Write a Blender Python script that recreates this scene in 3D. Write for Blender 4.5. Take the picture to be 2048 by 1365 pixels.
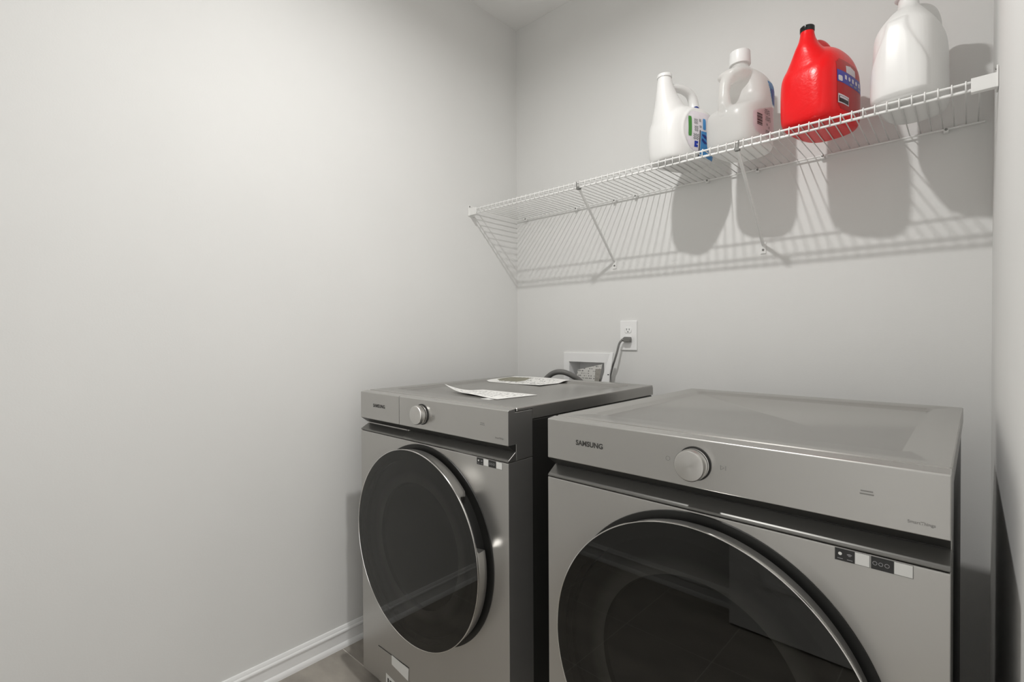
import bpy, bmesh, math, random
from mathutils import Vector, Matrix
from mathutils.bvhtree import BVHTree
random.seed(7)
for o in list(bpy.data.objects):
    bpy.data.objects.remove(o, do_unlink=True)
S = bpy.context.scene
COL = S.collection
R = math.radians

# ------------------------------------------------------------------ camera
W = 1.7844; H = 2.746; YF = -2.45            # room width, ceiling height, front wall
cam_d = bpy.data.cameras.new('camera'); cam = bpy.data.objects.new('camera', cam_d); COL.objects.link(cam)
yw, pt, rl = R(42.4468), R(-0.7144), R(-0.3535)
fwd = Vector((-math.sin(yw)*math.cos(pt), math.cos(yw)*math.cos(pt), math.sin(pt)))
rgt = Vector((math.cos(yw), math.sin(yw), 0)); up = rgt.cross(fwd)
r2 = math.cos(rl)*rgt + math.sin(rl)*up; u2 = -math.sin(rl)*rgt + math.cos(rl)*up
mx = Matrix((r2, u2, -fwd)).transposed().to_4x4(); mx.translation = Vector((1.7321, -1.938, 1.1704))
cam.matrix_world = mx
cam_d.sensor_fit = 'HORIZONTAL'; cam_d.sensor_width = 36.0; cam_d.lens = 994.14/2048*36.0
cam_d.clip_start = 0.01; cam_d.clip_end = 50
S.camera = cam

# ------------------------------------------------------------------ world, exposure
LAMP = Vector((1.03, -1.255, 2.650)); LAMP_W = 16.0; LAMP_T = 'AREA'
S.view_settings.view_transform = 'Standard'; S.view_settings.look = 'None'
S.view_settings.gamma = 1.0; S.view_settings.use_curve_mapping = False
S.view_settings.exposure = 0.15
world = bpy.data.worlds.new('world'); S.world = world; world.use_nodes = True
world.node_tree.nodes['Background'].inputs[0].default_value = (1, .99, .97, 1)
world.node_tree.nodes['Background'].inputs[1].default_value = 1.5  # even background light added as soft fill through the doorway

# ------------------------------------------------------------------ materials
def srgb(r, g, b):
    f = lambda c: (c/255/12.92) if c/255 <= .04045 else ((c/255+.055)/1.055)**2.4
    return (f(r), f(g), f(b), 1)
def mat(name, color, rough=.5, metal=0.0, spec=.5, var=0.0, vscale=8.0, bump=0.0, bscale=200.0, coat=0.0, sss=0.0, stretch=None, aniso=0.0):
    m = bpy.data.materials.new(name); m.use_nodes = True
    nt = m.node_tree; b = nt.nodes['Principled BSDF']
    b.inputs['Roughness'].default_value = rough; b.inputs['Metallic'].default_value = metal
    b.inputs['Specular IOR Level'].default_value = spec; b.inputs['Coat Weight'].default_value = coat
    b.inputs['Anisotropic'].default_value = aniso
    if sss: 
        b.inputs['Subsurface Weight'].default_value = sss; b.inputs['Subsurface Radius'].default_value = (.01, .01, .01)
        b.inputs['Subsurface Scale'].default_value = .5
    tc = nt.nodes.new('ShaderNodeTexCoord'); src = tc.outputs['Object']
    if stretch:
        mp = nt.nodes.new('ShaderNodeMapping'); mp.inputs['Scale'].default_value = stretch
        nt.links.new(src, mp.inputs[0]); src = mp.outputs[0]
    n = nt.nodes.new('ShaderNodeTexNoise'); n.inputs['Scale'].default_value = vscale; n.inputs['Detail'].default_value = 4
    nt.links.new(src, n.inputs['Vector'])
    rp = nt.nodes.new('ShaderNodeValToRGB')
    c = color; rp.color_ramp.elements[0].position = .3; rp.color_ramp.elements[1].position = .7
    rp.color_ramp.elements[0].color = (c[0]*(1-var), c[1]*(1-var), c[2]*(1-var), 1)
    rp.color_ramp.elements[1].color = (min(1, c[0]*(1+var)), min(1, c[1]*(1+var)), min(1, c[2]*(1+var)), 1)
    nt.links.new(n.outputs[0], rp.inputs[0]); nt.links.new(rp.outputs[0], b.inputs['Base Color'])
    if bump:
        n2 = nt.nodes.new('ShaderNodeTexNoise'); n2.inputs['Scale'].default_value = bscale; n2.inputs['Detail'].default_value = 2
        nt.links.new(src, n2.inputs['Vector'])
        bp = nt.nodes.new('ShaderNodeBump'); bp.inputs['Strength'].default_value = bump; bp.inputs['Distance'].default_value = .002
        nt.links.new(n2.outputs[0], bp.inputs['Height']); nt.links.new(bp.outputs[0], b.inputs['Normal'])
    return m
MT = {}
MT['wall'] = mat('wall_paint', (.79, .787, .772), .75, spec=.25, var=.012, vscale=3, bump=.08, bscale=220)
MT['ceil'] = mat('ceiling_paint', (.88, .875, .86), .9, spec=.2, var=.01, bump=.1, bscale=150)
MT['trim'] = mat('trim_paint', (.92, .92, .915), .3, var=.01)
MT['grout'] = mat('grout', (.62, .59, .54), .9, var=.06, vscale=40)
MT['steel'] = mat('graphite_steel', (.50, .492, .475), .34, metal=.85, var=.015, vscale=6, bump=.02, bscale=900)
MT['lid'] = mat('graphite_lid', (.40, .39, .37), .26, metal=.75, var=.015, vscale=6, bump=.015, bscale=700)
MT['panel'] = mat('panel_metal', (.50, .492, .475), .30, metal=.85, var=.01)
MT['ledge'] = mat('ledge_shade_metal', (.17, .167, .158), .32, metal=.6, var=.01)  # darker than the steel: shade below the controls put into the colour
MT['side'] = mat('cabinet_shade_dark', (.05, .049, .046), .4, metal=.5, var=.02)  # near-black colour holds the shade on the cabinet sides
MT['chrome'] = mat('chrome', (.80, .79, .77), .12, metal=1.0)
MT['rim'] = mat('door_rim_metal', (.50, .49, .47), .28, metal=.9)
MT['black'] = mat('black_plastic', (.012, .012, .011), .45)
MT['bowl'] = mat('door_bowl_plastic', (.045, .045, .042), .45, var=.1)
MT['window_bowl'] = mat('door_window_bowl', (.012, .012, .011), .5, var=.1)
def ring_print(m):
    nt = m.node_tree; b = nt.nodes['Principled BSDF']; tc = nt.nodes.new('ShaderNodeTexCoord'); sp = nt.nodes.new('ShaderNodeSeparateXYZ'); nt.links.new(tc.outputs['Object'], sp.inputs[0])
    cb = nt.nodes.new('ShaderNodeCombineXYZ'); nt.links.new(sp.outputs[0], cb.inputs[0]); nt.links.new(sp.outputs[2], cb.inputs[1])
    ln = nt.nodes.new('ShaderNodeVectorMath'); ln.operation = 'LENGTH'; nt.links.new(cb.outputs[0], ln.inputs[0])
    mr = nt.nodes.new('ShaderNodeMapRange'); mr.inputs[1].default_value = .183; mr.inputs[2].default_value = .222; nt.links.new(ln.outputs['Value'], mr.inputs[0])
    rp = nt.nodes.new('ShaderNodeValToRGB'); rp.color_ramp.elements[0].color = (.20, .198, .19, 1); rp.color_ramp.elements[1].color = (.012, .012, .011, 1); rp.color_ramp.interpolation = 'EASE'
    nt.links.new(mr.outputs[0], rp.inputs[0]); nt.links.new(rp.outputs[0], b.inputs['Base Color'])
ring_print(MT['bowl'])            # dotted print on the inner ring fades out towards the rim
MT['print'] = mat('dark_print', (.05, .048, .045), .5)
MT['faint'] = mat('faint_print', (.25, .245, .235), .5)
MT['white'] = mat('white_plastic', (.92, .92, .915), .35, var=.01)
MT['wire'] = mat('white_vinyl_wire', (.86, .857, .84), .35, var=.01)
MT['screw'] = mat('zinc_screw', (.25, .25, .24), .4, metal=.8)
MT['slot'] = mat('slot_dark', (.02, .02, .02), .6)
MT['sticker_black'] = mat('sticker_black', (.02, .02, .02), .3)
MT['sticker_white'] = mat('sticker_white', (.78, .78, .76), .4)
MT['sticker_grey'] = mat('sticker_grey', (.22, .22, .21), .4)
MT['rubber'] = mat('grey_hose', (.16, .158, .15), .45, var=.08, vscale=30)
MT['cord'] = mat('grey_cord', (.19, .188, .18), .4)
MT['foot'] = mat('rubber_foot', (.03, .03, .03), .7)
MT['knob'] = mat('spun_aluminium', (.62, .61, .59), .26, metal=1.0)
kt = MT['knob'].node_tree; tg = kt.nodes.new('ShaderNodeTangent'); tg.direction_type = 'RADIAL'; tg.axis = 'Y'
kt.nodes['Principled BSDF'].inputs['Anisotropic'].default_value = .85; kt.links.new(tg.outputs[0], kt.nodes['Principled BSDF'].inputs['Tangent'])
MT['jug_white'] = mat('jug_white_hdpe', (.84, .835, .82), .32, var=.01, vscale=12, sss=.15, bump=.03, bscale=60)
MT['jug_red'] = mat('jug_red_hdpe', (.84, .004, .007), .30, spec=.4, var=.03, vscale=18, bump=.22, bscale=160, sss=.08)
MT['cap_black'] = mat('cap_black', (.008, .008, .008), .18)
MT['cap_white'] = mat('cap_white', (.86, .86, .85), .3)
for nm, c in dict(blue=(.05, .06, .42, 1), skyblue=srgb(74, 150, 214), deepblue=srgb(30, 60, 170), green=srgb(72, 140, 62), lab_red=srgb(186, 18, 20), lab_white=srgb(232, 226, 232), lab_grey=srgb(150, 150, 152), lab_black=srgb(28, 24, 26), lilac=srgb(226, 222, 226), navy=srgb(44, 62, 140)).items():
    MT[nm] = mat('label_'+nm, c, .35, var=.03, vscale=60)

def glass_mat(name, tint, ior=1.5):
    m = bpy.data.materials.new(name); m.use_nodes = True; nt = m.node_tree; nt.nodes.clear()
    out = nt.nodes.new('ShaderNodeOutputMaterial'); mixn = nt.nodes.new('ShaderNodeMixShader')
    tr = nt.nodes.new('ShaderNodeBsdfTransparent'); gl = nt.nodes.new('ShaderNodeBsdfGlossy'); fr = nt.nodes.new('ShaderNodeFresnel')
    tr.inputs[0].default_value = (tint, tint, tint*.96, 1); gl.inputs[0].default_value = (1, 1, .98, 1); gl.inputs['Roughness'].default_value = .015
    fr.inputs[0].default_value = ior
    nt.links.new(fr.outputs[0], mixn.inputs[0]); nt.links.new(tr.outputs[0], mixn.inputs[1]); nt.links.new(gl.outputs[0], mixn.inputs[2])
    nt.links.new(mixn.outputs[0], out.inputs[0]); return m
MT['glass'] = glass_mat('tinted_glass', .42)

def milky_mat(name):
    m = bpy.data.materials.new(name); m.use_nodes = True; nt = m.node_tree; b = nt.nodes['Principled BSDF']
    out = nt.nodes['Material Output']
    tcn = nt.nodes.new('ShaderNodeTexCoord'); n = nt.nodes.new('ShaderNodeTexNoise'); n.inputs['Scale'].default_value = 9
    nt.links.new(tcn.outputs['Object'], n.inputs['Vector'])
    rp = nt.nodes.new('ShaderNodeValToRGB'); rp.color_ramp.elements[0].color = (.84, .84, .82, 1); rp.color_ramp.elements[1].color = (.90, .90, .885, 1)
    nt.links.new(n.outputs[0], rp.inputs[0]); nt.links.new(rp.outputs[0], b.inputs['Base Color']); b.inputs['Roughness'].default_value = .3
    tl = nt.nodes.new('ShaderNodeBsdfTranslucent'); tl.inputs[0].default_value = (.97, .97, .955, 1)
    tp = nt.nodes.new('ShaderNodeBsdfTransparent'); tp.inputs[0].default_value = (.97, .97, .95, 1)
    m1 = nt.nodes.new('ShaderNodeMixShader'); m1.inputs[0].default_value = .45
    m2 = nt.nodes.new('ShaderNodeMixShader'); m2.inputs[0].default_value = .17
    nt.links.new(b.outputs[0], m1.inputs[1]); nt.links.new(tl.outputs[0], m1.inputs[2])
    nt.links.new(m1.outputs[0], m2.inputs[1]); nt.links.new(tp.outputs[0], m2.inputs[2]); nt.links.new(m2.outputs[0], out.inputs[0])
    return m
MT['milky'] = milky_mat('milky_hdpe')

def tile_mat():
    m = mat('porcelain_tile', (.36, .33, .29), .42, var=.22, vscale=5.0, bump=.03, bscale=60, stretch=(1.0, 2.2, 1))
    return m
MT['tile'] = tile_mat()

def paper_mat(name, lines, col=(.82, .815, .79), cut=.52, xs=26, seed=0.0, picture=None):
    """white sheet with printed rows of words (flat print) in UV space"""
    m = bpy.data.materials.new(name); m.use_nodes = True; nt = m.node_tree; b = nt.nodes['Principled BSDF']
    b.inputs['Roughness'].default_value = .6
    uv = nt.nodes.new('ShaderNodeTexCoord'); sp = nt.nodes.new('ShaderNodeSeparateXYZ'); nt.links.new(uv.outputs['UV'], sp.inputs[0])
    def mth(op, a, bb=None):
        n = nt.nodes.new('ShaderNodeMath'); n.operation = op
        for i, v in enumerate((a, bb)):
            if v is None: continue
            if isinstance(v, (int, float)): n.inputs[i].default_value = v
            else: nt.links.new(v, n.inputs[i])
        return n.outputs[0]
    row = mth('FRACT', mth('MULTIPLY', sp.outputs[1], lines)); rowi = mth('FLOOR', mth('MULTIPLY', sp.outputs[1], lines))
    ink_y = mth('MULTIPLY', mth('GREATER_THAN', row, .3), mth('LESS_THAN', row, .75))
    cmb = nt.nodes.new('ShaderNodeCombineXYZ'); nt.links.new(mth('MULTIPLY', sp.outputs[0], xs), cmb.inputs[0]); nt.links.new(mth('MULTIPLY', rowi, 7.31), cmb.inputs[1]); cmb.inputs[2].default_value = seed
    nz = nt.nodes.new('ShaderNodeTexNoise'); nz.inputs['Scale'].default_value = 1.0; nz.inputs['Detail'].default_value = 3; nt.links.new(cmb.outputs[0], nz.inputs['Vector'])
    ink = mth('MULTIPLY', ink_y, mth('GREATER_THAN', nz.outputs[0], cut))
    mar = mth('MULTIPLY', mth('MULTIPLY', mth('GREATER_THAN', sp.outputs[0], .08), mth('LESS_THAN', sp.outputs[0], .92)), mth('MULTIPLY', mth('GREATER_THAN', sp.outputs[1], .1), mth('LESS_THAN', sp.outputs[1], .9)))
    ink = mth('MULTIPLY', ink, mar)
    mixc = nt.nodes.new('ShaderNodeMix'); mixc.data_type = 'RGBA'; nt.links.new(ink, mixc.inputs[0]); mixc.inputs[6].default_value = (*col, 1); mixc.inputs[7].default_value = (.17, .17, .17, 1)
    last = mixc.outputs[2]
    if picture:
        x0, x1, y0, y1, pc = picture
        inside = mth('MULTIPLY', mth('MULTIPLY', mth('GREATER_THAN', sp.outputs[0], x0), mth('LESS_THAN', sp.outputs[0], x1)), mth('MULTIPLY', mth('GREATER_THAN', sp.outputs[1], y0), mth('LESS_THAN', sp.outputs[1], y1)))
        mc = nt.nodes.new('ShaderNodeMix'); mc.data_type = 'RGBA'; nt.links.new(inside, mc.inputs[0]); nt.links.new(last, mc.inputs[6])
        n3 = nt.nodes.new('ShaderNodeTexNoise'); n3.inputs['Scale'].default_value = 9; nt.links.new(uv.outputs['UV'], n3.inputs['Vector'])
        rp = nt.nodes.new('ShaderNodeValToRGB'); rp.color_ramp.elements[0].color = (pc[0]*.6, pc[1]*.6, pc[2]*.6, 1); rp.color_ramp.elements[1].color = (*pc, 1)
        nt.links.new(n3.outputs[0], rp.inputs[0]); nt.links.new(rp.outputs[0], mc.inputs[7]); last = mc.outputs[2]
    nt.links.new(last, b.inputs['Base Color']); return m

# ------------------------------------------------------------------ mesh helpers
def link(name, me, m, parent=None, loc=None):
    o = bpy.data.objects.new(name, me); COL.objects.link(o)
    if m is not None and not me.materials: me.materials.append(MT[m] if isinstance(m, str) else m)
    if parent is not None: o.parent = parent
    if loc is not None: o.location = loc
    return o
def tag(o, label=None, cat=None, group=None, kind=None):
    if label: o['label'] = label
    if cat: o['category'] = cat
    if group: o['group'] = group
    if kind: o['kind'] = kind
    return o
def thing(name, label, cat, loc=(0, 0, 0), rz=0.0, group=None):
    o = bpy.data.objects.new(name, None); COL.objects.link(o); o.location = loc; o.rotation_euler = (0, 0, rz)
    o.empty_display_size = .05
    return tag(o, label, cat, group)
class MB:
    def __init__(s): s.v = []; s.f = []; s.uv = None
    def box(s, x0, x1, y0, y1, z0, z1):
        b = len(s.v)
        s.v += [(x0, y0, z0), (x1, y0, z0), (x1, y1, z0), (x0, y1, z0), (x0, y0, z1), (x1, y0, z1), (x1, y1, z1), (x0, y1, z1)]
        s.f += [tuple(b+i for i in q) for q in ((0, 3, 2, 1), (4, 5, 6, 7), (0, 1, 5, 4), (1, 2, 6, 5), (2, 3, 7, 6), (3, 0, 4, 7))]
        return s
    def prism(s, poly, a0, a1, axis='x'):
        """polygon extruded along an axis; poly pairs are the other two axes in order"""
        b = len(s.v); n = len(poly)
        for a in (a0, a1):
            for p, q in poly:
                s.v.append({'x': (a, p, q), 'y': (p, a, q), 'z': (p, q, a)}[axis])
        s.f.append(tuple(b+i for i in range(n))[::-1]); s.f.append(tuple(b+n+i for i in range(n)))
        for i in range(n):
            j = (i+1) % n; s.f.append((b+i, b+j, b+n+j, b+n+i))
        return s
    def tube(s, path, r, n=8, cap=True):
        path = [Vector(p) for p in path]; rs = r if isinstance(r, (list, tuple)) else [r]*len(path)
        b = len(s.v); m = len(path); prev = None
        for i, p in enumerate(path):
            t = (path[min(i+1, m-1)]-path[max(i-1, 0)]).normalized()
            if prev is None:
                a = Vector((0, 0, 1)) if abs(t.z) < .9 else Vector((1, 0, 0)); x = t.cross(a).normalized()
            else:
                x = (prev - t*prev.dot(t)).normalized()
            prev = x; y = t.cross(x)
            for k in range(n):
                an = 2*math.pi*k/n; s.v.append(tuple(p + (x*math.cos(an)+y*math.sin(an))*rs[i]))
        for i in range(m-1):
            for k in range(n):
                k2 = (k+1) % n; s.f.append((b+i*n+k, b+i*n+k2, b+(i+1)*n+k2, b+(i+1)*n+k))
        if cap:
            s.f.append(tuple(b+k for k in range(n))[::-1]); s.f.append(tuple(b+(m-1)*n+k for k in range(n)))
        return s
    def lathe(s, prof, c, axis='y', n=64, closed=False, a0=0, a1=2*math.pi):
        """prof: list of (radius, t) along axis from centre c"""
        b = len(s.v); m = len(prof); full = abs(a1-a0-2*math.pi) < 1e-6; nn = n if full else n+1
        for k in range(nn):
            an = a0+(a1-a0)*k/n; ca, sa = math.cos(an), math.sin(an)
            for rr, t in prof:
                s.v.append({'y': (c[0]+rr*ca, c[1]+t, c[2]+rr*sa), 'z': (c[0]+rr*ca, c[1]+rr*sa, c[2]+t), 'x': (c[0]+t, c[1]+rr*ca, c[2]+rr*sa)}[axis])
        for k in range(n):
            k2 = (k+1) % nn
            for i in range(m-1+(1 if closed else 0)):
                j = (i+1) % m; s.f.append((b+k*m+i, b+k*m+j, b+k2*m+j, b+k2*m+i))
        return s
    def mesh(s, name):
        me = bpy.data.meshes.new(name); me.from_pydata(s.v, [], s.f)
        bm = bmesh.new(); bm.from_mesh(me); bmesh.ops.remove_doubles(bm, verts=bm.verts, dist=1e-6)
        bmesh.ops.recalc_face_normals(bm, faces=bm.faces); bm.to_mesh(me); bm.free(); return me
    def build(s, name, m, parent=None, smooth=False, bevel=0.0, seg=2, loc=None):
        me = s.mesh(name)
        o = link(name, me, m, parent, loc)
        if smooth:
            me.polygons.foreach_set('use_smooth', [True]*len(me.polygons))
        if bevel:
            md = o.modifiers.new('bevel', 'BEVEL'); md.width = bevel; md.segments = seg; md.limit_method = 'ANGLE'; md.angle_limit = R(25)
        elif smooth:
            bm = bmesh.new(); bm.from_mesh(me)
            for e in bm.edges:
                if len(e.link_faces) == 2 and e.calc_face_angle(0) > R(35): e.smooth = False
            bm.to_mesh(me); bm.free()
        return o
def text_mesh(name, body, width, m, parent, place, bold=0.0, depth=.0003, align='CENTER'):
    """lettering as real thin geometry; place: 4x4 matrix from text plane to the parent's space"""
    cu = bpy.data.curves.new(name, 'FONT'); cu.body = body; cu.size = 1.0; cu.offset = bold; cu.align_x = align; cu.align_y = 'CENTER'
    cu.resolution_u = 3
    t = bpy.data.objects.new(name, cu); COL.objects.link(t)
    dg = bpy.context.evaluated_depsgraph_get(); me = bpy.data.meshes.new_from_object(t.evaluated_get(dg))
    bpy.data.objects.remove(t); 
    xs = [v.co.x for v in me.vertices]; k = width/(max(xs)-min(xs))
    me.transform(place @ Matrix.Scale(k, 4)); me.name = name
    me.materials.clear()
    return link(name, me, m, parent)
FRONT = lambda u, v, z: Matrix(((1, 0, 0, u), (0, 0, -1, v), (0, 1, 0, z), (0, 0, 0, 1)))   # text x->u, y->z, facing -v

# ------------------------------------------------------------------ the room
fl = tag(MB().box(-.1, W+1.4, YF-1, .5, -.06, -.0012).build('floor', 'grout'), kind='structure')
tw = .345; gx0 = .0105; gy0 = -1.0088
tile_me = MB().box(-tw/2+.0022, tw/2-.0022, -tw/2+.0022, tw/2-.0022, -.008, 0).mesh('tile')
for i in range(-1, 6):
    for j in range(-5, 3):
        x0 = max(gx0+i*tw, 0); x1 = min(gx0+(i+1)*tw, W); y0 = max(gy0+j*tw, YF); y1 = min(gy0+(j+1)*tw, 0)
        if x1-x0 < .01 or y1-y0 < .01: continue
        if x1-x0 > tw-.001 and y1-y0 > tw-.001: me = tile_me
        else: me = MB().box(-(x1-x0)/2+.0022, (x1-x0)/2-.0022, -(y1-y0)/2+.0022, (y1-y0)/2-.0022, -.008, 0).mesh('tile')
        o = link('tile', me, 'tile', fl, ((x0+x1)/2, (y0+y1)/2, 0)); o.rotation_euler = (0, 0, 0)
        if me is tile_me and (i+j) % 2: o.rotation_euler = (0, 0, math.pi)
tag(MB().box(-.1, W+.1, YF-.1, .1, H, H+.08).build('ceiling', 'ceil'), kind='structure')
tag(MB().box(-.1, 0, YF-.1, .1, -.004, H).build('wall_left', 'wall'), kind='structure')
DY0, DY1, DZ = -2.315, -1.545, 2.04          # doorway in the right wall where the photographer stands
wr_ = MB(); wr_.box(W, W+.1, DY1, .1, -.004, H); wr_.box(W, W+.1, YF-.1, DY0, -.004, H); wr_.box(W, W+.1, DY0, DY1, DZ, H)
tag(wr_.build('wall_right', 'wall'), kind='structure')
# back wall with the opening cut for the washing machine outlet box
BX0, BX1, BZ0, BZ1 = .334, .527, .90, 1.042
wb = MB()
wb.box(0, BX0-.003, 0, .1, -.004, H); wb.box(BX1+.003, W, 0, .1, -.004, H)
wb.box(BX0-.003, BX1+.003, 0, .1, -.004, BZ0-.003); wb.box(BX0-.003, BX1+.003, 0, .1, BZ1+.003, H)
tag(wb.build('wall_back', 'wall'), kind='structure')
# front wall (behind the camera); the door leaf stands open in front of it
tag(MB().box(0, W, YF-.1, YF, -.004, H).build('wall_front', 'wall'), kind='structure')
dr = tag(MB().box(1.005, 1.768, DY0-.035, DY0, .010, DZ-.004).build('door_1', 'trim', bevel=.002), kind='structure')
for z0, z1 in ((.2, .92), (1.08, 1.88)):
    fr = MB(); a, b_ = 1.12, 1.655
    for bx in ((a, b_, z0, z0+.02), (a, b_, z1-.02, z1), (a, a+.02, z0+.02, z1-.02), (b_-.02, b_, z0+.02, z1-.02)):
        fr.box(bx[0], bx[1], DY0, DY0+.007, bx[2], bx[3])
    fr.build('panel_moulding', 'trim', dr, bevel=.003)
MB().lathe([(0, .06), (.018, .058), (.026, .045), (.024, .03), (.012, .02), (.012, .006), (.028, .004), (.028, 0)], (1.07, DY0, .95), 'y', 24).build('door_knob', 'chrome', dr, smooth=True)
tr = MB(); cw = .057
tr.box(W-.015, W, DY1, DY1+cw, 0, DZ+cw); tr.box(W-.015, W, DY0-cw, DY0, 0, DZ+cw); tr.box(W-.015, W, DY0, DY1, DZ, DZ+cw)
tag(tr.build('trim_1', 'trim', bevel=.003), kind='structure')
# baseboards: profile (out from the wall, height)
BP = [(0, 0), (.0165, 0), (.0165, .007), (.0155, .0125), (.0125, .0175), (.0090, .020), (.0090, .054), (.0115, .0555), (.0130, .0590), (.0130, .0625), (.0110, .0660), (.0080, .0675), (.0080, .0700), (.0060, .0750), (.0040, .0785), (0, .0795)]
tag(MB().prism([(p, q) for p, q in BP], YF, 0, 'y').build('baseboard_left', 'trim', smooth=True), kind='structure')
tag(MB().prism([(W-p, q) for p, q in BP][::-1], DY1+.057, 0, 'y').build('baseboard_right', 'trim', smooth=True), kind='structure')
tag(MB().prism([(-p, q) for p, q in BP], .0165, W-.0165, 'x').build('baseboard_back', 'trim', smooth=True), kind='structure')
tag(MB().prism([(YF+p, q) for p, q in BP], .0165, W-.0165, 'x').build('baseboard_front', 'trim', smooth=True), kind='structure')

# ------------------------------------------------------------------ ceiling lamp (its light lives here)
cl = thing('ceiling_light', 'small round white ceiling spotlight above the machines', 'ceiling light', (LAMP.x, LAMP.y, H))
MB().lathe([(0, 0), (.060, 0), (.060, -.008), (.050, -.018), (.012, -.020), (.012, -.060), (0, -.060)], (0, 0, 0), 'z', 40).build('canopy', 'white', cl, smooth=True)
MB().lathe([(0, LAMP.z-H+.004), (.034, LAMP.z-H+.004), (.036, LAMP.z-H-.002), (.040, LAMP.z-H-.002), (.044, LAMP.z-H+.008), (.040, LAMP.z-H+.032), (.020, LAMP.z-H+.052), (0, LAMP.z-H+.056)], (0, 0, 0), 'z', 40).build('lamp_head', 'white', cl, smooth=True)
ld = bpy.data.lights.new('bulb', LAMP_T); ld.energy = LAMP_W; ld.color = (1.0, .99, .968)
if LAMP_T == 'AREA': ld.shape = 'DISK'; ld.size = .058; ld.spread = R(173)
else: ld.shadow_soft_size = .04
lo = bpy.data.objects.new('bulb', ld); COL.objects.link(lo); lo.parent = cl; lo.location = (0, 0, LAMP.z-H)

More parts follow.
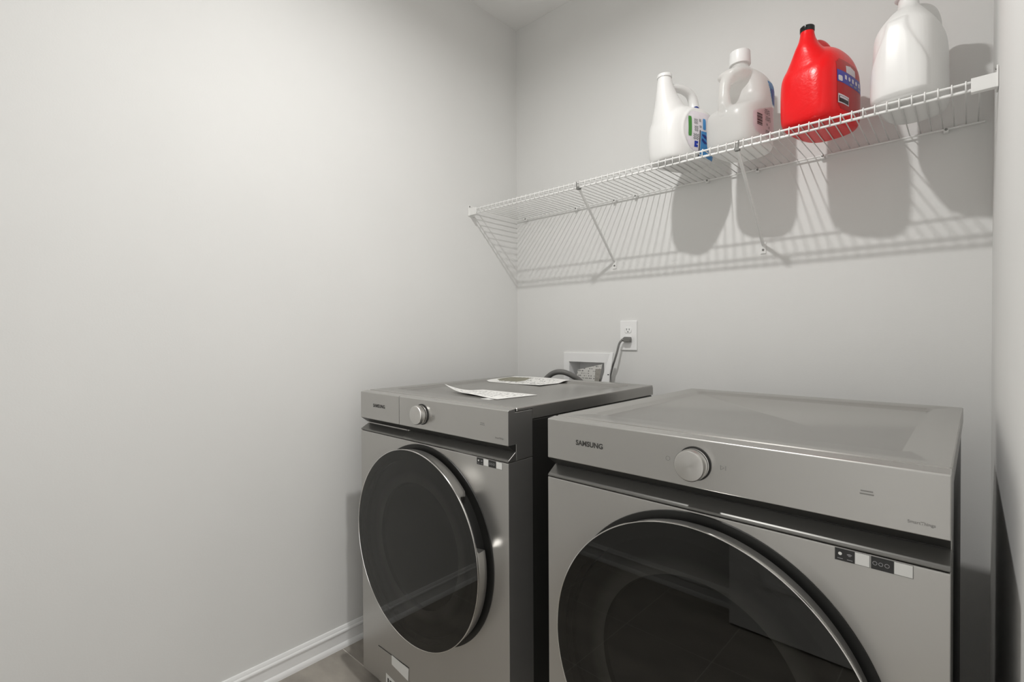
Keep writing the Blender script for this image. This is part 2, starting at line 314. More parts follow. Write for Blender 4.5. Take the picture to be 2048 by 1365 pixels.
# ------------------------------------------------------------------ washing machine and dryer
MW = .686; DC = (.345, .557); DR = .2815; VF = -.05
def machine(name, label, cat, loc, yaw, washer):
    t = thing(name, label, cat, loc, R(yaw))
    MB().box(.004, .682, .0955, .776, .03, .947).build('cabinet', 'side', t, bevel=.003)
    for fu in (.06, .626):
        for fv in (.06, .71):
            MB().lathe([(0, 0), (.024, 0), (.026, .004), (.022, .012), (.012, .014), (.012, .031), (0, .031)], (fu, fv, 0), 'z', 16).build('levelling_foot', 'foot', t, smooth=True)
    fp = MB().prism([(0, .03), (0, .8475), (.0015, .849), (.094, .849), (.094, .03)], 0, MW).build('front_panel', 'steel', t, bevel=.002)
    # sloping ledge under the controls
    led = [(.0, .8505), (.0, .8535), (.0015, .8555), (.027, .8725), (.0295, .8725), (.0295, .8505)]
    if washer:
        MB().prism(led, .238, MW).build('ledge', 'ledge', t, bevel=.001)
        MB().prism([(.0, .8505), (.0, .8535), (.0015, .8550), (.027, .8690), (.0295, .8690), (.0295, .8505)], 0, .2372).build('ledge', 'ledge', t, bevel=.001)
    else:
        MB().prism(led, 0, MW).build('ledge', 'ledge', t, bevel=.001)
    cp = [(.0, .8925), (.0, .9795), (.002, .9812), (.0265, .984), (.0265, .9745), (.094, .9745), (.094, .8505), (.030, .8505), (.030, .8925)]
    MB().prism([(.0008, .8923), (.0297, .8923), (.0297, .874), (.026, .874)], .001, MW-.001).build('underside_shade', 'side', t)  # dark piece paints the shade beneath the control panel
    u0 = .2232 if washer else 0
    pan = MB().prism(cp, u0, MW).build('control_panel', 'panel', t, bevel=.0012)
    if washer:
        dw = MB().prism([(.0, .8925), (.0, .9795), (.002, .9812), (.0265, .984), (.0265, .9745), (.094, .9745), (.094, .8505), (.030, .8505), (.030, .8925)], 0, .2208).build('detergent_drawer', 'panel', t, bevel=.0012)
        text_mesh('lettering', 'SAMSUNG', .068, 'print', dw, FRONT(.111, -.0004, .9392), bold=.034)
    else:
        text_mesh('lettering', 'SAMSUNG', .068, 'print', pan, FRONT(.1122, -.0004, .9368), bold=.034)
    text_mesh('lettering', 'SmartThings', .030, 'faint', pan, FRONT(.6555, -.0004, .9085), bold=.01)
    # power ring and start symbol
    pu, kz = .2885, .9375
    MB().lathe([(.0036, 0), (.0044, 0), (.0044, -.0003), (.0036, -.0003)], (pu, 0, kz), 'y', 24, closed=True).build('power_symbol', 'faint', pan)
    pm = MB(); su = .3905
    for a, b_ in (((su-.005, kz+.004), (su-.005, kz-.004)), ((su-.005, kz-.004), (su+.001, kz)), ((su+.001, kz), (su-.005, kz+.004)), ((su+.0035, kz+.004), (su+.0035, kz-.004))):
        pm.tube([(a[0], -.0002, a[1]), (b_[0], -.0002, b_[1])], .0005, 6)
    pm.build('start_symbol', 'faint', pan)
    bar = MB()
    for dz, w in ((.0025, .0075), (-.0018, .0085)): bar.box(.594-w, .594+w, -.0003, .0001, kz+dz-.001, kz+dz+.001)
    bar.build('printed_caption', 'faint', pan)
    # rotary knob
    kb = MB().lathe([(.0275, 0), (.0275, -.004), (.0262, -.0045), (.0275, -.006), (.0282, -.012), (.0278, -.024), (.0262, -.0262), (.0245, -.0266), (0, -.0262)], (.339, 0, .9365), 'y', 72).build('knob', 'knob', t, smooth=True)
    MB().lathe([(.0275, -.0005), (.0305, -.0005), (.0305, -.0018), (.0275, -.0018)], (.339, 0, .9365), 'y', 60, closed=True).build('gap_ring', 'black', kb)
    # lid with its sunken centre
    MB().box(.002, MW-.002, .0268, .0325, .974, .9822).build('seam_shade_strip', 'black', t)  # added black strip paints the shade of the open lid seam
    lm = MB(); v0, v1 = .0328, .7765; z0, z1 = .9765, .984
    lv = [(0, v0), (MW, v0), (MW, v1), (0, v1)]; iv = [(.052, .104), (.634, .104), (.634, .708), (.052, .708)]; jv = [(.064, .116), (.622, .116), (.622, .697), (.064, .697)]
    def rr(c, rad, n=4):
        out = []
        for i, (x, y) in enumerate(c):
            a0 = math.pi + i*math.pi/2; cx = x + (rad if i in (0, 3) else -rad); cy = y + (rad if i in (0, 1) else -rad)
            for k in range(n+1):
                a = a0 + k*math.pi/2/n; out.append((cx+rad*math.cos(a), cy+rad*math.sin(a)))
        return out
    rings = [[(x, y, z0) for x, y in rr(lv, .004)], [(x, y, z1-.002) for x, y in rr(lv, .004)], [(x, y, z1) for x, y in rr([(.0018, v0+.0015), (MW-.0018, v0+.0015), (MW-.0018, v1-.0018), (.0018, v1-.0018)], .004)],
             [(x, y, z1) for x, y in rr(iv, .02)], [(x, y, z1-.0065) for x, y in rr(jv, .012)]]
    for rg in rings: lm.v += rg
    nn = len(rings[0])
    for q in range(len(rings)-1):
        for k in range(nn):
            k2 = (k+1) % nn; lm.f.append((q*nn+k, q*nn+k2, (q+1)*nn+k2, (q+1)*nn+k))
    lm.f.append(tuple(range(nn))[::-1]); lm.f.append(tuple((len(rings)-1)*nn+k for k in range(nn)))
    lm.box(0, MW, .0955, v1, .9495, .9765)
    lm.build('top_lid', 'lid', t, smooth=True)
    # door: rim with a finger notch, chrome edge, tinted glass, bowl behind it
    cx, cz = DC
    n0, n1 = (R(13), R(43)) if washer else (R(137), R(167))
    def rb(an):
        s = min(max((an-n0)/R(2.5), 0), 1)*min(max((n1-an)/R(2.5), 0), 1)
        return s
    dm = MB(); N = 144; prof_n = [(.262, -.049), (DR, -.0485), (DR+.0005, -.046), (DR-.001, -.040), (DR-.005, -.014), (.262, -.014)]
    prof_c = [(.262, -.049), (DR, -.0485), (DR+.0005, -.046), (DR-.002, -.0435), (.2635, -.041), (.262, -.040)]
    for k in range(N):
        an = 2*math.pi*k/N; s = rb(an)
        for (ra, ta), (rc, tc2) in zip(prof_n, prof_c):
            rad = ra+(rc-ra)*s; tt = ta+(tc2-ta)*s; dm.v.append((cx+rad*math.cos(an), tt, cz+rad*math.sin(an)))
    m_ = len(prof_n)
    for k in range(N):
        k2 = (k+1) % N
        for i in range(m_):
            j = (i+1) % m_; dm.f.append((k*m_+i, k*m_+j, k2*m_+j, k2*m_+i))
    door = dm.build('door', 'rim', t, smooth=True)
    MB().lathe([(DR-.0016, -.0490), (DR-.0008, -.0506), (DR+.0006, -.0505), (DR+.0012, -.0490)], (cx, 0, cz), 'y', 144, closed=True).build('chrome_edge', 'chrome', door, smooth=True)
    MB().lathe([(.2600, -.0492), (DR-.0016, -.0492)], (cx, 0, cz), 'y', 144).build('glass_border', 'black', door)
    MB().lathe([(0, -.0500), (DR-.0014, -.0500)], (cx, 0, cz), 'y', 144).build('door_glass', 'glass', door)
    bw = MB().lathe([(.2618, -.0480), (.2618, -.0300), (.258, -.0285), (.190, -.0280), (.1815, -.0270)], (0, 0, 0), 'y', 96).build('door_bowl', 'bowl', door, smooth=True, loc=(cx, 0, cz))
    MB().lathe([(.1815, -.0270), (.178, -.018), (.160, -.0085), (.110, -.0045), (0, -.0035)], (cx, 0, cz), 'y', 96).build('door_window', 'window_bowl', door, smooth=True)
    MB().lathe([(.2615, -.040), (.2615, -.0025), (.2885, -.0025), (.2895, -.0005), (.25, -.0005), (.25, -.040)], (cx, 0, cz), 'y', 120, closed=True).build('door_gap_shade', 'black', door, smooth=True)  # black ring paints the shadow in the gap behind the rim
    # two stickers under the ledge; the coded squares are left blank
    s0 = .573 if washer else .555
    for i, (a, b_, c) in enumerate(((0, .0245, .0425), (.0445, .0705, .0915))):
        st = MB().box(s0+a-.0004, s0+c+.0008, -.0004, 0, .8292, .8478).build('sticker', 'sticker_grey', t)
        MB().box(s0+a, s0+b_, -.0008, -.0004, .8296, .8474).build('dark_field', 'sticker_black', st)
        MB().box(s0+b_+.0006, s0+c, -.0008, -.0004, .8300, .8470).build('white_square', 'sticker_white', st, bevel=.0003)
        if i == 0:
            MB().lathe([(0, -.0011), (.0024, -.0011), (.0024, -.0008)], (s0+.0065, 0, .8400), 'y', 16).build('round_icon', 'sticker_white', st)
            wf_ = MB()
            for q in (.0016, .0030, .0044): wf_.lathe([(q-.0005, -.0011), (q+.0003, -.0011), (q+.0003, -.0008), (q-.0005, -.0008)], (s0+.0182, 0, .8372), 'y', 12, closed=True, a0=R(45), a1=R(135))
            wf_.build('wireless_icon', 'lab_grey', st)
            bb = MB()
            for q in (s0+.003, s0+.0152): bb.box(q, q+.007, -.0011, -.0008, .8325, .8333)
            bb.build('caption', 'lab_grey', st)
        else:
            bb = MB()
            for q, w in ((.0015, .0058), (.0085, .0055), (.0155, .006)):
                bb.lathe([(w/2-.0007, -.0011), (w/2, -.0011), (w/2, -.0008), (w/2-.0007, -.0008)], (s0+a+q+w/2, 0, .8383), 'y', 12, closed=True)
            bb.build('caption', 'lab_grey', st)
    if washer:
        fl_ = MB().box(.0955, .262, -.0012, 0, .03, .1435).build('filter_flap', 'steel', t, bevel=.0006)
        MB().box(.0945, .2635, -.0008, 0, .1435, .1458).build('flap_gap', 'black', fl_); MB().box(.0945, .0955, -.0004, 0, .03, .1435).build('flap_gap', 'side', fl_)
        lb = MB().prism([(.1725, .1165), (.2590, .1035), (.2625, .1415), (.1725, .1465)], -.0018, -.0012, 'y').build('blank_label', 'sticker_white', fl_)
        l2 = MB().prism([(.139, .031), (.232, .031), (.232, .062), (.139, .0735)], -.0016, -.0012, 'y').build('printed_label', 'sticker_white', fl_)
        pr = MB().prism([(.148, .033), (.156, .033), (.156, .062), (.148, .063)], -.0019, -.0016, 'y'); pr.prism([(.160, .033), (.200, .033), (.200, .058), (.160, .0605)], -.0019, -.0016, 'y')
        pr.build('label_print', 'print', fl_)
    return t
wash = machine('washing_machine', 'front-loading graphite washing machine with detergent drawer beside the left wall', 'washing machine', (.205, -1.0357, 0), .097, True)
dry = machine('tumble_dryer', 'front-loading graphite tumble dryer with undivided control panel in the near right corner', 'dryer', (1.0321, -1.0545, 0), -.649, False)

# papers lying on the washer lid (world space from the washer frame)
def w2w(u, v, z):
    a = R(.097); return (.205+u*math.cos(a)-v*math.sin(a), -1.0357+u*math.sin(a)+v*math.cos(a), z)
def sheet(name, corners, zfun, m, label, nx=24, ny=14):
    me = bpy.data.meshes.new(name); V = []; UV = []; F = []
    (A, B, C_, D_) = [Vector(c) for c in corners]           # front-left, front-right, back-right, back-left (u,v)
    for layer in (0, 1):
        for j in range(ny+1):
            for i in range(nx+1):
                s, t_ = i/nx, j/ny; p = A*(1-s)*(1-t_)+B*s*(1-t_)+C_*s*t_+D_*(1-s)*t_
                V.append(w2w(p.x, p.y, zfun(s, t_, p)-(.0003 if layer else 0))); UV.append((s, t_))
    L = (nx+1)*(ny+1)
    for j in range(ny):
        for i in range(nx):
            a = j*(nx+1)+i; F.append((a, a+1, a+nx+2, a+nx+1)); F.append((L+a+nx+1, L+a+nx+2, L+a+1, L+a))
    base = Vector(w2w(*((A+C_)/2), .9777)); V = [tuple(Vector(v)-base) for v in V]
    me.from_pydata(V, [], F); ul = me.uv_layers.new()
    for lp in me.loops: ul.data[lp.index].uv = UV[lp.vertex_index]
    me.polygons.foreach_set('use_smooth', [True]*len(me.polygons))
    o = link(name, me, m, None, base); return tag(o, label, 'paper', 'loose printed sheets on the washer')
ZL = .978
def z1(s, t_, p):
    c = max(0, .40-s-.55*t_)/.40; e = max(0, 1-t_*1.4)
    return ZL+.0006+.026*c**1.8+.0045*math.sin(min(s/.85, 1)*math.pi)*e*e
sheet('instruction_sheet', [(.215, .190), (.495, .158), (.520, .318), (.275, .314)], z1, paper_mat('printed_paper', 9, cut=.53, xs=40), 'white printed sheet with a curled corner near the front of the washer lid')
def z2(s, t_, p):
    sm = lambda q: min(max(q, 0), 1)
    lip = .0067*max(sm((p.y-.655)/.035), sm((.085-p.x)/.018))
    return ZL+.0006+lip+.006*max(0, s-.55)*(1-t_) + .003*math.sin(s*3)*t_
sheet('instruction_sheet', [(.070, .535), (.352, .535), (.352, .742), (.040, .742)], z2, paper_mat('printed_leaflet', 9, cut=.54, xs=40, seed=3.0, picture=(.03, .42, .30, .80, (.30, .29, .22))), 'white leaflet with a dark picture at the back edge of the washer lid')
tp = MB().prism([(.445, .1385), (.478, .128), (.490, .152), (.455, .160)], 0, .0004, 'z').build('tape_piece', 'sticker_white', None); tp.location = (.205, -1.0357, .9780)
tag(tp, 'small scrap of pale tape in front of the curled sheet', 'tape')

# ------------------------------------------------------------------ outlet box, hose, plug, outlet
vb = thing('washer_outlet_box', 'white recessed washer outlet box in the back wall behind the washer', 'outlet box', (.43, 0, .86))
ox, oz = .43, .86
m = MB(); x0, x1, za, zb = .302-ox, .559-ox, 0, 1.085-oz; i0, i1, ia, ib = BX0-ox, BX1-ox, BZ0-oz, BZ1-oz
m.box(x0, x1, -.007, -.0005, ib, zb); m.box(x0, x1, -.007, -.0005, za, ia); m.box(x0, i0, -.007, -.0005, ia, ib); m.box(i1, x1, -.007, -.0005, ia, ib)
m.build('face_frame', 'white', vb, bevel=.0015)
m = MB(); d_ = .085
m.box(i0-.002, i0, -.001, d_, ia, ib); m.box(i1, i1+.002, -.001, d_, ia, ib); m.box(i0, i1, -.001, d_, ib, ib+.002); m.box(i0, i1, -.001, d_, ia-.002, ia); m.box(i0, i1, d_-.002, d_, ia, ib)
m.build('recess', 'white', vb)
for sx in (-.045, .045):
    vv = MB(); vv.lathe([(.011, 0), (.011, .05), (.014, .052), (.014, .066), (0, .066)], (sx, .045, ia), 'z', 16); vv.build('valve', 'chrome', vb, smooth=True)
tagp = MB().prism([(-.072, -.044), (.056, -.046), (.066, .034), (-.064, .004)], -.0006, 0, 'y').mesh('tag')
ul = tagp.uv_layers.new()
for lp in tagp.loops:
    c = tagp.vertices[lp.vertex_index].co; ul.data[lp.index].uv = ((c.x+.08)/.16, (c.z+.05)/.10)
to = link('printed_tag', tagp, paper_mat('valve_tag_print', 9, col=(.66, .65, .62), cut=.54, xs=26, seed=5.0, picture=(.70, .92, .05, .62, (.42, .40, .36))), None, (.452, -.012, 1.001)); to.rotation_euler = (R(-8), 0, 0)
tag(to, 'grey printed warning tag hanging in the wall outlet box', 'tag')
# white strip leaning against the right side of the box
ws = MB().prism([(-.030, -.10), (.030, -.10), (.031, -.006), (.0365, .020), (.041, .045), (.0455, .0905), (.034, .0915), (.030, .082), (.018, .046), (.006, .010), (-.012, -.050)], -.0035, .0035, 'y').build('valve_box_flap', 'white', None, bevel=.001)
ws.location = (.5600, -.064, 1.0005); ws.rotation_euler = (R(-4), 0, 0)
tag(ws, 'tapering white plastic strip propped beside the wall outlet box', 'plastic strip')
MB().box(.022, .030, -.0042, -.0034, -.008, -.004).build('notch', 'slot', ws)
def smooth_path(pts, n=10):
    P = [Vector(p) for p in pts]; out = []
    P = [2*P[0]-P[1]]+P+[2*P[-1]-P[-2]]
    for i in range(1, len(P)-2):
        for k in range(n):
            t_ = k/n; a, b_, c, d__ = P[i-1], P[i], P[i+1], P[i+2]
            out.append(.5*((2*b_)+(c-a)*t_+(2*a-5*b_+4*c-d__)*t_*t_+(3*b_-a-3*c+d__)*t_**3))
    out.append(P[-2]); return out
hp = smooth_path([(.27, -.16, .60), (.265, -.16, .80), (.275, -.145, .925), (.318, -.13, .985), (.378, -.12, 1.000), (.425, -.085, .975), (.455, -.045, .935), (.468, -.012, .918)])
hb = MB(); hb.tube([p-Vector((.27, -.16, .60)) for p in hp], .0125, 14)
ho = hb.build('drain_hose', 'rubber', None, smooth=True, loc=(.27, -.16, .60)); tag(ho, 'dark grey drain hose arching up behind the washer into the wall box', 'hose')

oc = (.649, 0, 1.1643)
ot = thing('wall_outlet', 'white duplex wall outlet on the back wall above the washer', 'outlet', oc)
MB().prism([(-.0405, -.0645), (.0405, -.0645), (.0405, .0645), (-.0405, .0645)], -.007, -.0005, 'y').build('cover_plate', 'white', ot, bevel=.003, seg=3)
for sz in (1, -1):
    zc = .0195*sz + .004
    ps = [(.0165*math.cos(a)*1.02, max(-.0125, min(.0125, .0175*math.sin(a)))+zc) for a in [2*math.pi*k/28 for k in range(28)]]
    rc = MB().prism(ps, -.0095, -.006, 'y').build('receptacle', 'white', ot, bevel=.0008)
    if sz > 0:
        for sx, hh in ((-.0062, .0042), (.0062, .0036)): MB().box(sx-.0011, sx+.0011, -.0098, -.0094, zc+.003-hh, zc+.003+hh).build('slot', 'slot', rc)
        MB().lathe([(0, -.0098), (.0024, -.0098), (.0024, -.0094)], (0, 0, zc-.0075), 'y', 16).build('ground_hole', 'slot', rc)
MB().lathe([(0, -.0084), (.003, -.0080), (.003, -.0069)], (0, 0, .004), 'y', 16).build('screw', 'white', ot, smooth=True)
pc = thing('power_cord', 'grey power cord plugged into the lower socket of the wall outlet', 'power cord', (.657, -.0098, 1.147))
MB().prism([(-.016, -.012), (.010, -.011), (.012, 0), (.010, .011), (-.016, .012), (-.024, .006), (-.024, -.006)], -.020, 0, 'y').build('plug', 'cord', pc, bevel=.003, seg=2)
cpts = smooth_path([(-.018, -.012, -.001), (-.028, -.018, -.004), (-.036, -.026, -.020), (-.0435, -.031, -.055), (-.0555, -.032, -.092), (-.072, -.026, -.130), (-.085, -.03, -.20), (-.09, -.06, -.40)])
MB().tube(cpts, [.0078 if i < 6 else (.0062 if i < 10 else .0045) for i in range(len(cpts))], 12).build('cord', 'cord', pc, smooth=True)

# ------------------------------------------------------------------ wire shelf
HS = 1.763; SD = .334; LIP = .022
sb = Vector((W/2, -SD/2, HS-LIP))
shelf = thing('wire_shelf', 'long white wire shelf fixed across the back wall above the machines', 'shelf', tuple(sb))
L = lambda x, y, z: (x-sb.x, y-sb.y, z-sb.z)
wm = MB(); wr = .0016; rr_ = .0029
wm.tube([(0, -.005+SD/2, wr+.001), (0, -SD/2+.006, wr+.001), (0, -SD/2+.0015, wr), (0, -SD/2-.001, -.002), (0, -SD/2-.001, -LIP-.002)], wr, 6)
wire_me = wm.mesh('deck_wire'); wire_me.polygons.foreach_set('use_smooth', [True]*len(wire_me.polygons))
x = 1.7536; k = 0
while x > .018:
    link('deck_wire', wire_me, 'wire', shelf, L(x, -SD/2, HS)); x -= .0251
def rail(name, y, z, x0, x1, r): MB().tube([L(x0, y, z), L(x1, y, z)], r, 10).build(name, 'wire', shelf, smooth=True)
rail('front_rail', -SD+.0035, HS-rr_, .012, W-.012, rr_); rail('lip_rail', -SD+.0035, HS-LIP, .012, W-.012, rr_)
rail('back_rail', -.012, HS-rr_, .012, 1.769, rr_); rail('support_wire', -.283, HS-rr_, .012, 1.769, .0024)
for fx, tx, fz in ((.580, .6156, 1.4781), (1.1902, 1.2069, 1.475)):
    top = Vector((tx, -SD+.012, HS-LIP-.004)); bot = Vector((fx, -.006, fz+.016))
    br = MB().tube([L(*top), L(*bot)], .0055, 10).build('support_brace', 'wire', shelf, smooth=True)
    MB().box(*[q for p in ((fx-.0095-sb.x, fx+.0095-sb.x), (-.0035-sb.y, -.0003-sb.y), (fz-.018-sb.z, fz+.024-sb.z)) for q in p]).build('foot_plate', 'wire', br, bevel=.002)
    MB().lathe([(0, -.0028), (.0035, -.0022), (.0042, 0)], L(fx, -.0035, fz-.004), 'y', 14).build('screw', 'screw', br, smooth=True)
    ck = MB(); ck.box(tx-.007-sb.x, tx+.007-sb.x, -SD-.0005-sb.y, -SD+.014-sb.y, HS-LIP-.006-sb.z, HS-LIP+.004-sb.z)
    ck.tube([L(tx-.005, -SD+.001, HS-LIP), L(tx-.006, -SD+.001, HS+.001)], .002, 8); ck.tube([L(tx+.005, -SD+.001, HS-LIP), L(tx+.006, -SD+.001, HS+.001)], .002, 8)
    ck.build('rail_hook', 'screw', br, smooth=True)
for cxx in (.0706, .3816, .5862, .6894, .9938, 1.1746, 1.3762, 1.686):
    c = MB(); c.box(cxx-.006-sb.x, cxx+.006-sb.x, -.016-sb.y, -.0004-sb.y, HS-.013-sb.z, HS+.001-sb.z)
    co = c.build('wall_clip', 'wire', shelf, bevel=.002)
    MB().lathe([(0, -.003), (.0032, -.0022), (.0038, 0)], L(cxx, -.016, HS-.004), 'y', 12).build('screw', 'screw', co, smooth=True)
for side in (0, 1):
    s = 1 if side == 0 else -1; wx = 0 if side == 0 else W
    e = MB(); ln = .047
    xa, xb = sorted((wx+s*.0005, wx+s*.004)); e.box(xa-sb.x, xb-sb.x, -SD-.012-sb.y, -SD+.030-sb.y, HS-LIP-.010-sb.z, HS+.018-sb.z)
    eo = e.build('end_bracket', 'wire', shelf, bevel=.0015)
    xa, xb = sorted((wx+s*.003, wx+s*ln)); m = MB(); m.box(xa-sb.x, xb-sb.x, -SD-.0045-sb.y, -SD-.0015-sb.y, HS-LIP-.005-sb.z, HS+.004-sb.z); m.box(xa-sb.x, xb-sb.x, -SD-.0045-sb.y, -SD+.012-sb.y, HS-LIP-.007-sb.z, HS-LIP-.004-sb.z)
    m.build('rail_cover', 'wire', eo, bevel=.001)
    for yy, zz in ((-SD+.022, HS+.008), (-SD-.004, HS+.012)):
        MB().lathe([(0, s*.0065), (.003, s*.0058), (.0034, s*.004)], L(wx, yy, zz), 'x', 12).build('screw', 'screw', eo, smooth=True)

# ------------------------------------------------------------------ detergent jugs
def loft(mb, secs, n=40):
    b = len(mb.v)
    for z, cx, cy, a, bb, ex in secs:
        for k in range(n):
            t_ = 2*math.pi*k/n; c, s = math.cos(t_), math.sin(t_)
            mb.v.append((cx+a*math.copysign(abs(c)**(2/ex), c), cy+bb*math.copysign(abs(s)**(2/ex), s), z))
    for i in range(len(secs)-1):
        for k in range(n):
            k2 = (k+1) % n; mb.f.append((b+i*n+k, b+i*n+k2, b+(i+1)*n+k2, b+(i+1)*n+k))
    mb.f.append(tuple(b+k for k in range(n))[::-1]); mb.f.append(tuple(b+(len(secs)-1)*n+k for k in range(n)))
def interp(secs, step=.006):
    out = []
    for i in range(len(secs)-1):
        a, b_ = secs[i], secs[i+1]; m_ = max(1, int((b_[0]-a[0])/step))
        p = secs[max(i-1, 0)]; q = secs[min(i+2, len(secs)-1)]
        for k in range(m_):
            t_ = k/m_; row = [a[0]+(b_[0]-a[0])*t_]
            for c in range(1, 6):
                ta = (b_[c]-p[c])/max(b_[0]-p[0], 1e-4)*(b_[0]-a[0]); tb = (q[c]-a[c])/max(q[0]-a[0], 1e-4)*(b_[0]-a[0])
                h = t_
                row.append(a[c]*(2*h**3-3*h*h+1)+ta*(h**3-2*h*h+h)+b_[c]*(-2*h**3+3*h*h)+tb*(h**3-h*h))
            out.append(tuple(row))
    out.append(secs[-1]); return out
def fuse(name, parts, voxel=.0032, smooth=8, disp=None):
    """closed shells fused into one moulded skin"""
    me = bpy.data.meshes.new(name)
    mb = MB()
    for p in parts:
        kind = p[0]
        if kind == 'loft': loft(mb, interp(p[1]))
        else:
            pts = smooth_path(p[1], 8); rs = p[2]; n_ = len(pts); k = len(rs)-1
            rad = []
            for i in range(n_):
                f = i/(n_-1)*k; a = min(int(f), k-1); rad.append(rs[a]+(rs[a+1]-rs[a])*(f-a))
            mb.tube(pts, rad, 20)
    me.from_pydata(mb.v, [], mb.f)
    bm = bmesh.new(); bm.from_mesh(me); bmesh.ops.recalc_face_normals(bm, faces=bm.faces); bm.to_mesh(me); bm.free()
    o = bpy.data.objects.new(name, me); COL.objects.link(o)
    md = o.modifiers.new('r', 'REMESH'); md.mode = 'VOXEL'; md.voxel_size = voxel
    md = o.modifiers.new('s', 'SMOOTH'); md.factor = .5; md.iterations = smooth
    dg = bpy.context.evaluated_depsgraph_get(); out = bpy.data.meshes.new_from_object(o.evaluated_get(dg))
    bpy.data.objects.remove(o); bpy.data.meshes.remove(me); out.name = name
    if disp:
        ns = [v.normal.copy() for v in out.vertices]
        for v, n in zip(out.vertices, ns):
            d0 = disp(v.co, n)
            if d0: v.co += n*d0
    zmin = min(v.co.z for v in out.vertices)
    for v in out.vertices: v.co.z -= zmin
    out.polygons.foreach_set('use_smooth', [True]*len(out.polygons)); out.update(); return out
def decal(name, body, rect, m, parent, inside=None, dirn=(1, 0, 0), off=.0006, nu=24, nv=24):
    """printed label conforming to the jug's skin; rect in (side axis, z)"""
    bm = bmesh.new(); bm.from_mesh(body.data); bv = BVHTree.FromBMesh(bm); bm.free()
    d0 = Vector(dirn).normalized(); sx = Vector((0, 0, 1)).cross(d0).normalized()
    a0, a1, b0, b1 = rect; pts = {}; mb = MB(); idx = {}
    for i in range(nu+1):
        for j in range(nv+1):
            p = sx*(a0+(a1-a0)*i/nu)+Vector((0, 0, b0+(b1-b0)*j/nv))+d0*.3
            h = bv.ray_cast(p, -d0)
            if h[0] is not None and h[1].dot(d0) > .05: pts[i, j] = h[0]+h[1]*off
    def vid(q):
        if q not in idx: idx[q] = len(mb.v); mb.v.append(tuple(pts[q]))
        return idx[q]
    for i in range(nu):
        for j in range(nv):
            q = [(i, j), (i+1, j), (i+1, j+1), (i, j+1)]
            if not all(k in pts for k in q): continue
            s = (i+.5)/nu*2-1; t_ = (j+.5)/nv*2-1
            if inside and not inside(s, t_): continue
            mb.f.append(tuple(vid(k) for k in q))
    me = bpy.data.meshes.new(name); me.from_pydata(mb.v, [], mb.f); me.polygons.foreach_set('use_smooth', [True]*len(me.polygons))
    return link(name, me, m, parent)
oval = lambda s, t_: s*s+t_*t_ < 1
def rrect(r=.25): return lambda s, t_: (max(abs(s)-1+r, 0)**2+max(abs(t_)-1+r, 0)**2) < r*r
BZ = HS+.0043
GRP = 'detergent jugs on the wire shelf'

# red jug, spout to the front
t = thing('detergent_jug', 'bright red detergent jug with black neck ring on the wire shelf', 'jug', (1.408, -.220, BZ), R(-13), GRP)
me = fuse('body', [('loft', [(0, 0, 0, .062, .094, 3), (.006, 0, 0, .073, .106, 3.3), (.02, 0, 0, .079, .113, 3.6), (.06, 0, 0, .080, .116, 3.8), (.13, 0, 0, .080, .116, 3.6), (.160, 0, .003, .078, .112, 3.4), (.190, 0, .010, .071, .100, 3.0), (.215, 0, .018, .058, .084, 2.6), (.232, 0, .024, .040, .066, 2.3), (.240, 0, .026, .018, .04, 2)]),
     ('loft', [(.09, 0, -.018, .079, .094, 3.2), (.140, 0, -.022, .078, .090, 2.9), (.170, -.002, -.030, .068, .078, 2.6), (.200, -.004, -.042, .051, .060, 2.4), (.228, -.006, -.056, .033, .042, 2.2), (.250, -.006, -.064, .0225, .026, 2), (.268, -.006, -.066, .0185, .0195, 2), (.284, -.006, -.066, .0170, .0170, 2)]),
     ('tube', [(-.004, -.040, .236), (-.002, -.008, .254), (0, .030, .250), (.002, .065, .218), (.002, .08, .18)], [.016, .0165, .017, .020, .02])])
body = link('body', me, 'jug_red', t)
MB().lathe([(.0155, .275), (.0182, .275), (.0190, .2775), (.0190, .2885), (.0175, .2905), (.0155, .2905), (.0150, .284)], (-.006, -.066, 0), 'z', 36, closed=True).build('neck_ring', 'cap_black', t, smooth=True)
lab = decal('side_label', body, (-.074, .105, .028, .168), 'lab_red', t, lambda s, t_: rrect(.35)(s, t_))
decal('blue_band', body, (-.074, .100, .100, .133), 'blue', lab, None, off=.0010)
decal('white_panel', body, (-.028, .030, .134, .160), 'lilac', lab, lambda s, t_: t_ < .9-.4*abs(s), off=.0010)
decal('white_square', body, (-.070, -.050, .103, .118), 'lilac', lab, rrect(.5), off=.0014)
for k in range(6): decal('print_mark', body, (-.038+.022*k, -.026+.022*k, .113, .125), 'lab_white', lab, oval if k % 2 else rrect(.3), off=.0014, nu=10, nv=10)
for k in range(3): decal('print_mark', body, (-.008+.028*k, .008+.028*k, .104, .109), 'lab_grey', lab, rrect(.3), off=.0014, nu=8, nv=6)
wl = decal('maker_panel', body, (-.070, -.012, .042, .067), 'lab_white', lab, None, off=.0010)
decal('black_bar', body, (-.067, -.015, .045, .0625), 'lab_black', lab, None, off=.0014); decal('maker_print', body, (-.064, -.019, .0555, .0610), 'lab_white', lab, None, off=.0018, nu=20, nv=4)
for k in range(3): decal('print_mark', body, (.050+.012*k, .058+.012*k, .040+.008*(k % 2), .048+.008*(k % 2)), 'lab_white', lab, oval, off=.0010, nu=8, nv=8)

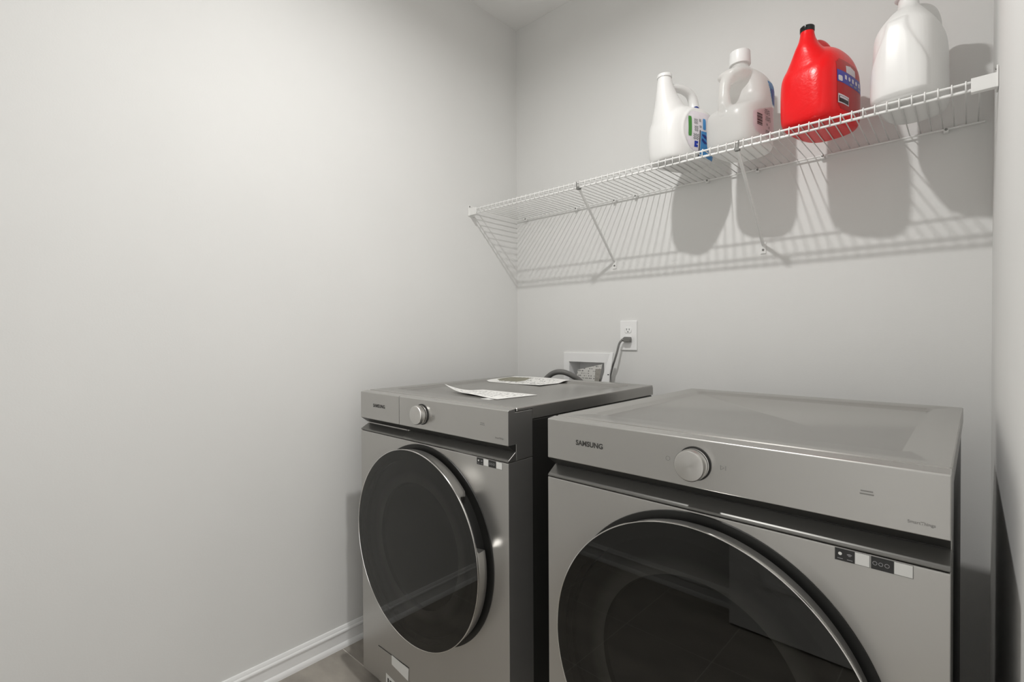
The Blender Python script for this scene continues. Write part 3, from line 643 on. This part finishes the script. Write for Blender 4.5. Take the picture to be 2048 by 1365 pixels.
# white jug with front spout, green and blue label
def d1(co, n):
    if n.x < .3: return 0
    r = math.hypot((co.y-.018)/.082, (co.z-.098)/.082); return .0022*math.exp(-((r-1)/.06)**2) if co.z > .02 else 0
t = thing('detergent_jug', 'opaque white detergent jug with green and blue side label, leftmost on the shelf', 'jug', (.977, -.214, BZ), R(-22), GRP)
me = fuse('body', [('loft', [(0, 0, 0, .060, .088, 3), (.006, 0, 0, .070, .102, 3.2), (.03, 0, 0, .076, .110, 3.2), (.08, 0, 0, .081, .114, 3), (.12, 0, .002, .082, .114, 2.9), (.155, 0, .006, .079, .107, 2.7), (.180, 0, .010, .067, .092, 2.5), (.196, 0, .012, .044, .064, 2.2)]),
     ('loft', [(.08, 0, -.018, .076, .092, 2.7), (.130, 0, -.026, .069, .084, 2.5), (.165, 0, -.038, .058, .070, 2.4), (.200, 0, -.052, .0445, .054, 2.2), (.235, 0, -.064, .0335, .040, 2.1), (.270, 0, -.072, .0265, .029, 2), (.298, 0, -.075, .0225, .0235, 2)]),
     ('tube', [(0, -.066, .262), (0, -.030, .272), (0, .010, .274), (0, .046, .262), (.0, .062, .228), (.0, .060, .165)], [.016, .014, .0145, .0165, .018, .024])], disp=d1)
body = link('body', me, 'jug_white', t)
MB().lathe([(0, .309), (.020, .309), (.0245, .3065), (.0255, .303), (.0255, .296), (.0235, .2955), (0, .2955)], (0, -.075, 0), 'z', 36).build('cap', 'cap_white', t, smooth=True)
decal('dot_sticker', body, (.045, .080, .196, .222), 'cap_white', t, rrect(.3), off=.0008, nu=16, nv=16); decal('blue_dot', body, (.047, .067, .199, .217), 'navy', t, oval, off=.0014, nu=16, nv=16)
lab = decal('side_label', body, (-.052, .088, .030, .165), 'lab_white', t, rrect(.6), off=.0008)
decal('green_strip', body, (-.044, -.030, .075, .142), 'green', lab, rrect(.35), off=.0012)
for k, (a, b_, c, d0) in enumerate(((-.020, -.004, .118, .136), (-.018, -.002, .094, .112), (.002, .012, .128, .138), (.004, .014, .108, .116), (-.022, .002, .066, .086))):
    decal('printed_lines', body, (a, b_, c, d0), 'lab_grey', lab, lambda s, t_: math.sin(t_*9)*math.cos(s*7) > -.1, off=.0012, nu=16, nv=16)
decal('sky_strip', body, (.020, .034, .104, .142), 'skyblue', lab, rrect(.4), off=.0012); decal('grey_picture', body, (.040, .062, .100, .124), 'lab_grey', lab, None, off=.0012)
decal('dark_blue_mark', body, (-.016, .000, .042, .062), 'deepblue', lab, lambda s, t_: not (abs(t_) < .2 and s > .2), off=.0012, nu=12, nv=12)
decal('blue_panel', body, (.008, .094, .012, .098), 'skyblue', lab, lambda s, t_: s > -.95, off=.0012); decal('dark_margin', body, (.005, .009, .012, .100), 'lab_black', lab, None, off=.0014, nu=4)
decal('blue_picture', body, (.016, .058, .058, .088), 'navy', lab, lambda s, t_: math.sin(t_*5+s*4) > -.2, off=.0016, nu=16, nv=16)

# milky translucent jug with the handle to the front
def d2(co, n):
    if n.y > -.2: return 0
    x, z = co.x+.004, co.z-.118; r = math.hypot(x/.012, z/(.014 if z < 0 else .022-.3*abs(x))); return .0016*math.exp(-((r-1)/.22)**2)
t = thing('detergent_jug', 'milky translucent detergent jug with white screw cap beside the red jug', 'jug', (1.172, -.194, BZ), R(-10), GRP)
me = fuse('body', [('loft', [(0, 0, 0, .064, .084, 3), (.006, 0, 0, .075, .096, 3.3), (.02, 0, 0, .081, .102, 3.5), (.06, 0, 0, .083, .104, 3.6), (.112, 0, 0, .083, .103, 3.4), (.132, 0, .008, .083, .096, 3.2), (.150, 0, .026, .083, .077, 3.2), (.175, 0, .036, .082, .065, 3.2), (.205, 0, .037, .081, .063, 3.2), (.228, 0, .034, .076, .062, 2.9), (.250, 0, .024, .064, .056, 2.5), (.266, 0, .010, .046, .046, 2.2), (.277, 0, .003, .032, .032, 2), (.285, 0, .0, .027, .027, 2), (.298, 0, .0, .026, .026, 2)]),
     ('loft', [(.228, 0, -.036, .030, .042, 2.2), (.237, 0, -.036, .042, .050, 2.4), (.248, 0, -.030, .052, .056, 2.4), (.262, 0, -.018, .044, .050, 2.2), (.272, 0, -.006, .032, .036, 2)]),
     ('tube', [(-.001, -.060, .238), (-.003, -.083, .215), (-.004, -.091, .180), (-.004, -.089, .145), (-.004, -.076, .100)], [.024, .0185, .0165, .0195, .026])], smooth=14, disp=d2)
body = link('body', me, 'milky', t)
MB().lathe([(0, .338), (.028, .338), (.0315, .3355), (.0320, .332), (.0335, .296), (.0325, .2935), (0, .2935)], (0, 0, 0), 'z', 48).build('cap', 'cap_white', t, smooth=True)
lab = decal('blue_label', body, (.020, .085, .148, .222), 'skyblue', t, lambda s, t_: rrect(.3)(s, t_) and s > -.5-.4*t_, off=.0010); 
decal('blue_label_core', body, (.030, .085, .152, .214), 'deepblue', lab, lambda s, t_: rrect(.3)(s, t_) and s > -.5-.4*t_ and (t_ < .5 or s > .1), off=.0014)
bl = decal('back_label', body, (-.068, .085, .034, .140), 'lilac', t, lambda s, t_: rrect(.5)(s, t_) and t_ < .75+.5*s, off=.0010)
bc = MB()
for k, (z0, z1) in enumerate(((.062, .0645), (.066, .070), (.0715, .073), (.0745, .079), (.081, .0835), (.085, .089), (.0905, .0925), (.094, .098))):
    decal('barcode_bar', body, (-.050, -.020, z0, z1), 'lab_black', bl, None, off=.0014, nu=6, nv=3)
for k, (a, b_, z0, z1) in enumerate(((-.005, .03, .105, .122), (.0, .035, .085, .100), (.005, .016, .070, .077), (.02, .028, .062, .070), (.0, .03, .045, .056))):
    decal('printed_lines', body, (a, b_, z0, z1), 'lab_grey', bl, lambda s, t_: math.sin(t_*8)*math.cos(s*6) > -.1, off=.0014, nu=12, nv=12)

# large plain white jug nearest the right wall
def d4(co, n):
    if n.y > -.1: return 0
    s = 0.0
    q = min(max((.205-co.z)/.13, 0), 1); w = .022+.040*q*q*(3-2*q)      # raised face on the front, narrow at the top
    if .012 < co.z < .218:
        e = (w-abs(co.x+.004))/.0018; s = .0055/(1+math.exp(-max(-30, min(30, e))))*min(1, (.218-co.z)/.012)*min(1, (co.z-.012)/.012)
    return s
t = thing('detergent_jug', 'large plain white jug without a label nearest the right wall', 'jug', (1.617, -.205, BZ), R(-10), GRP)
me = fuse('body', [('loft', [(0, 0, 0, .056, .092, 3), (.006, 0, 0, .066, .104, 3.2), (.02, 0, 0, .0715, .110, 3.3), (.06, 0, 0, .073, .112, 3.3), (.12, 0, 0, .0725, .112, 3.2), (.170, 0, 0, .071, .110, 3.1), (.200, 0, -.003, .067, .104, 3), (.220, 0, -.008, .058, .092, 2.6), (.240, 0, -.014, .045, .070, 2.4), (.258, 0, -.018, .033, .046, 2.2), (.268, 0, -.020, .0255, .028, 2), (.282, 0, -.020, .0225, .0225, 2), (.306, 0, -.020, .0220, .0220, 2)]),
     ('tube', [(0, -.005, .250), (.008, .030, .270), (.016, .066, .272), (.018, .097, .250), (.014, .100, .200), (.006, .090, .14)], [.024, .027, .029, .028, .025, .028])], voxel=.0024, smooth=10, disp=d4)
body = link('body', me, 'jug_white', t)
MB().lathe([(0, .330), (.026, .330), (.0285, .3275), (.0295, .324), (.0300, .300), (.0285, .2985), (0, .2985)], (0, -.020, 0), 'z', 44).build('cap', 'cap_white', t, smooth=True)
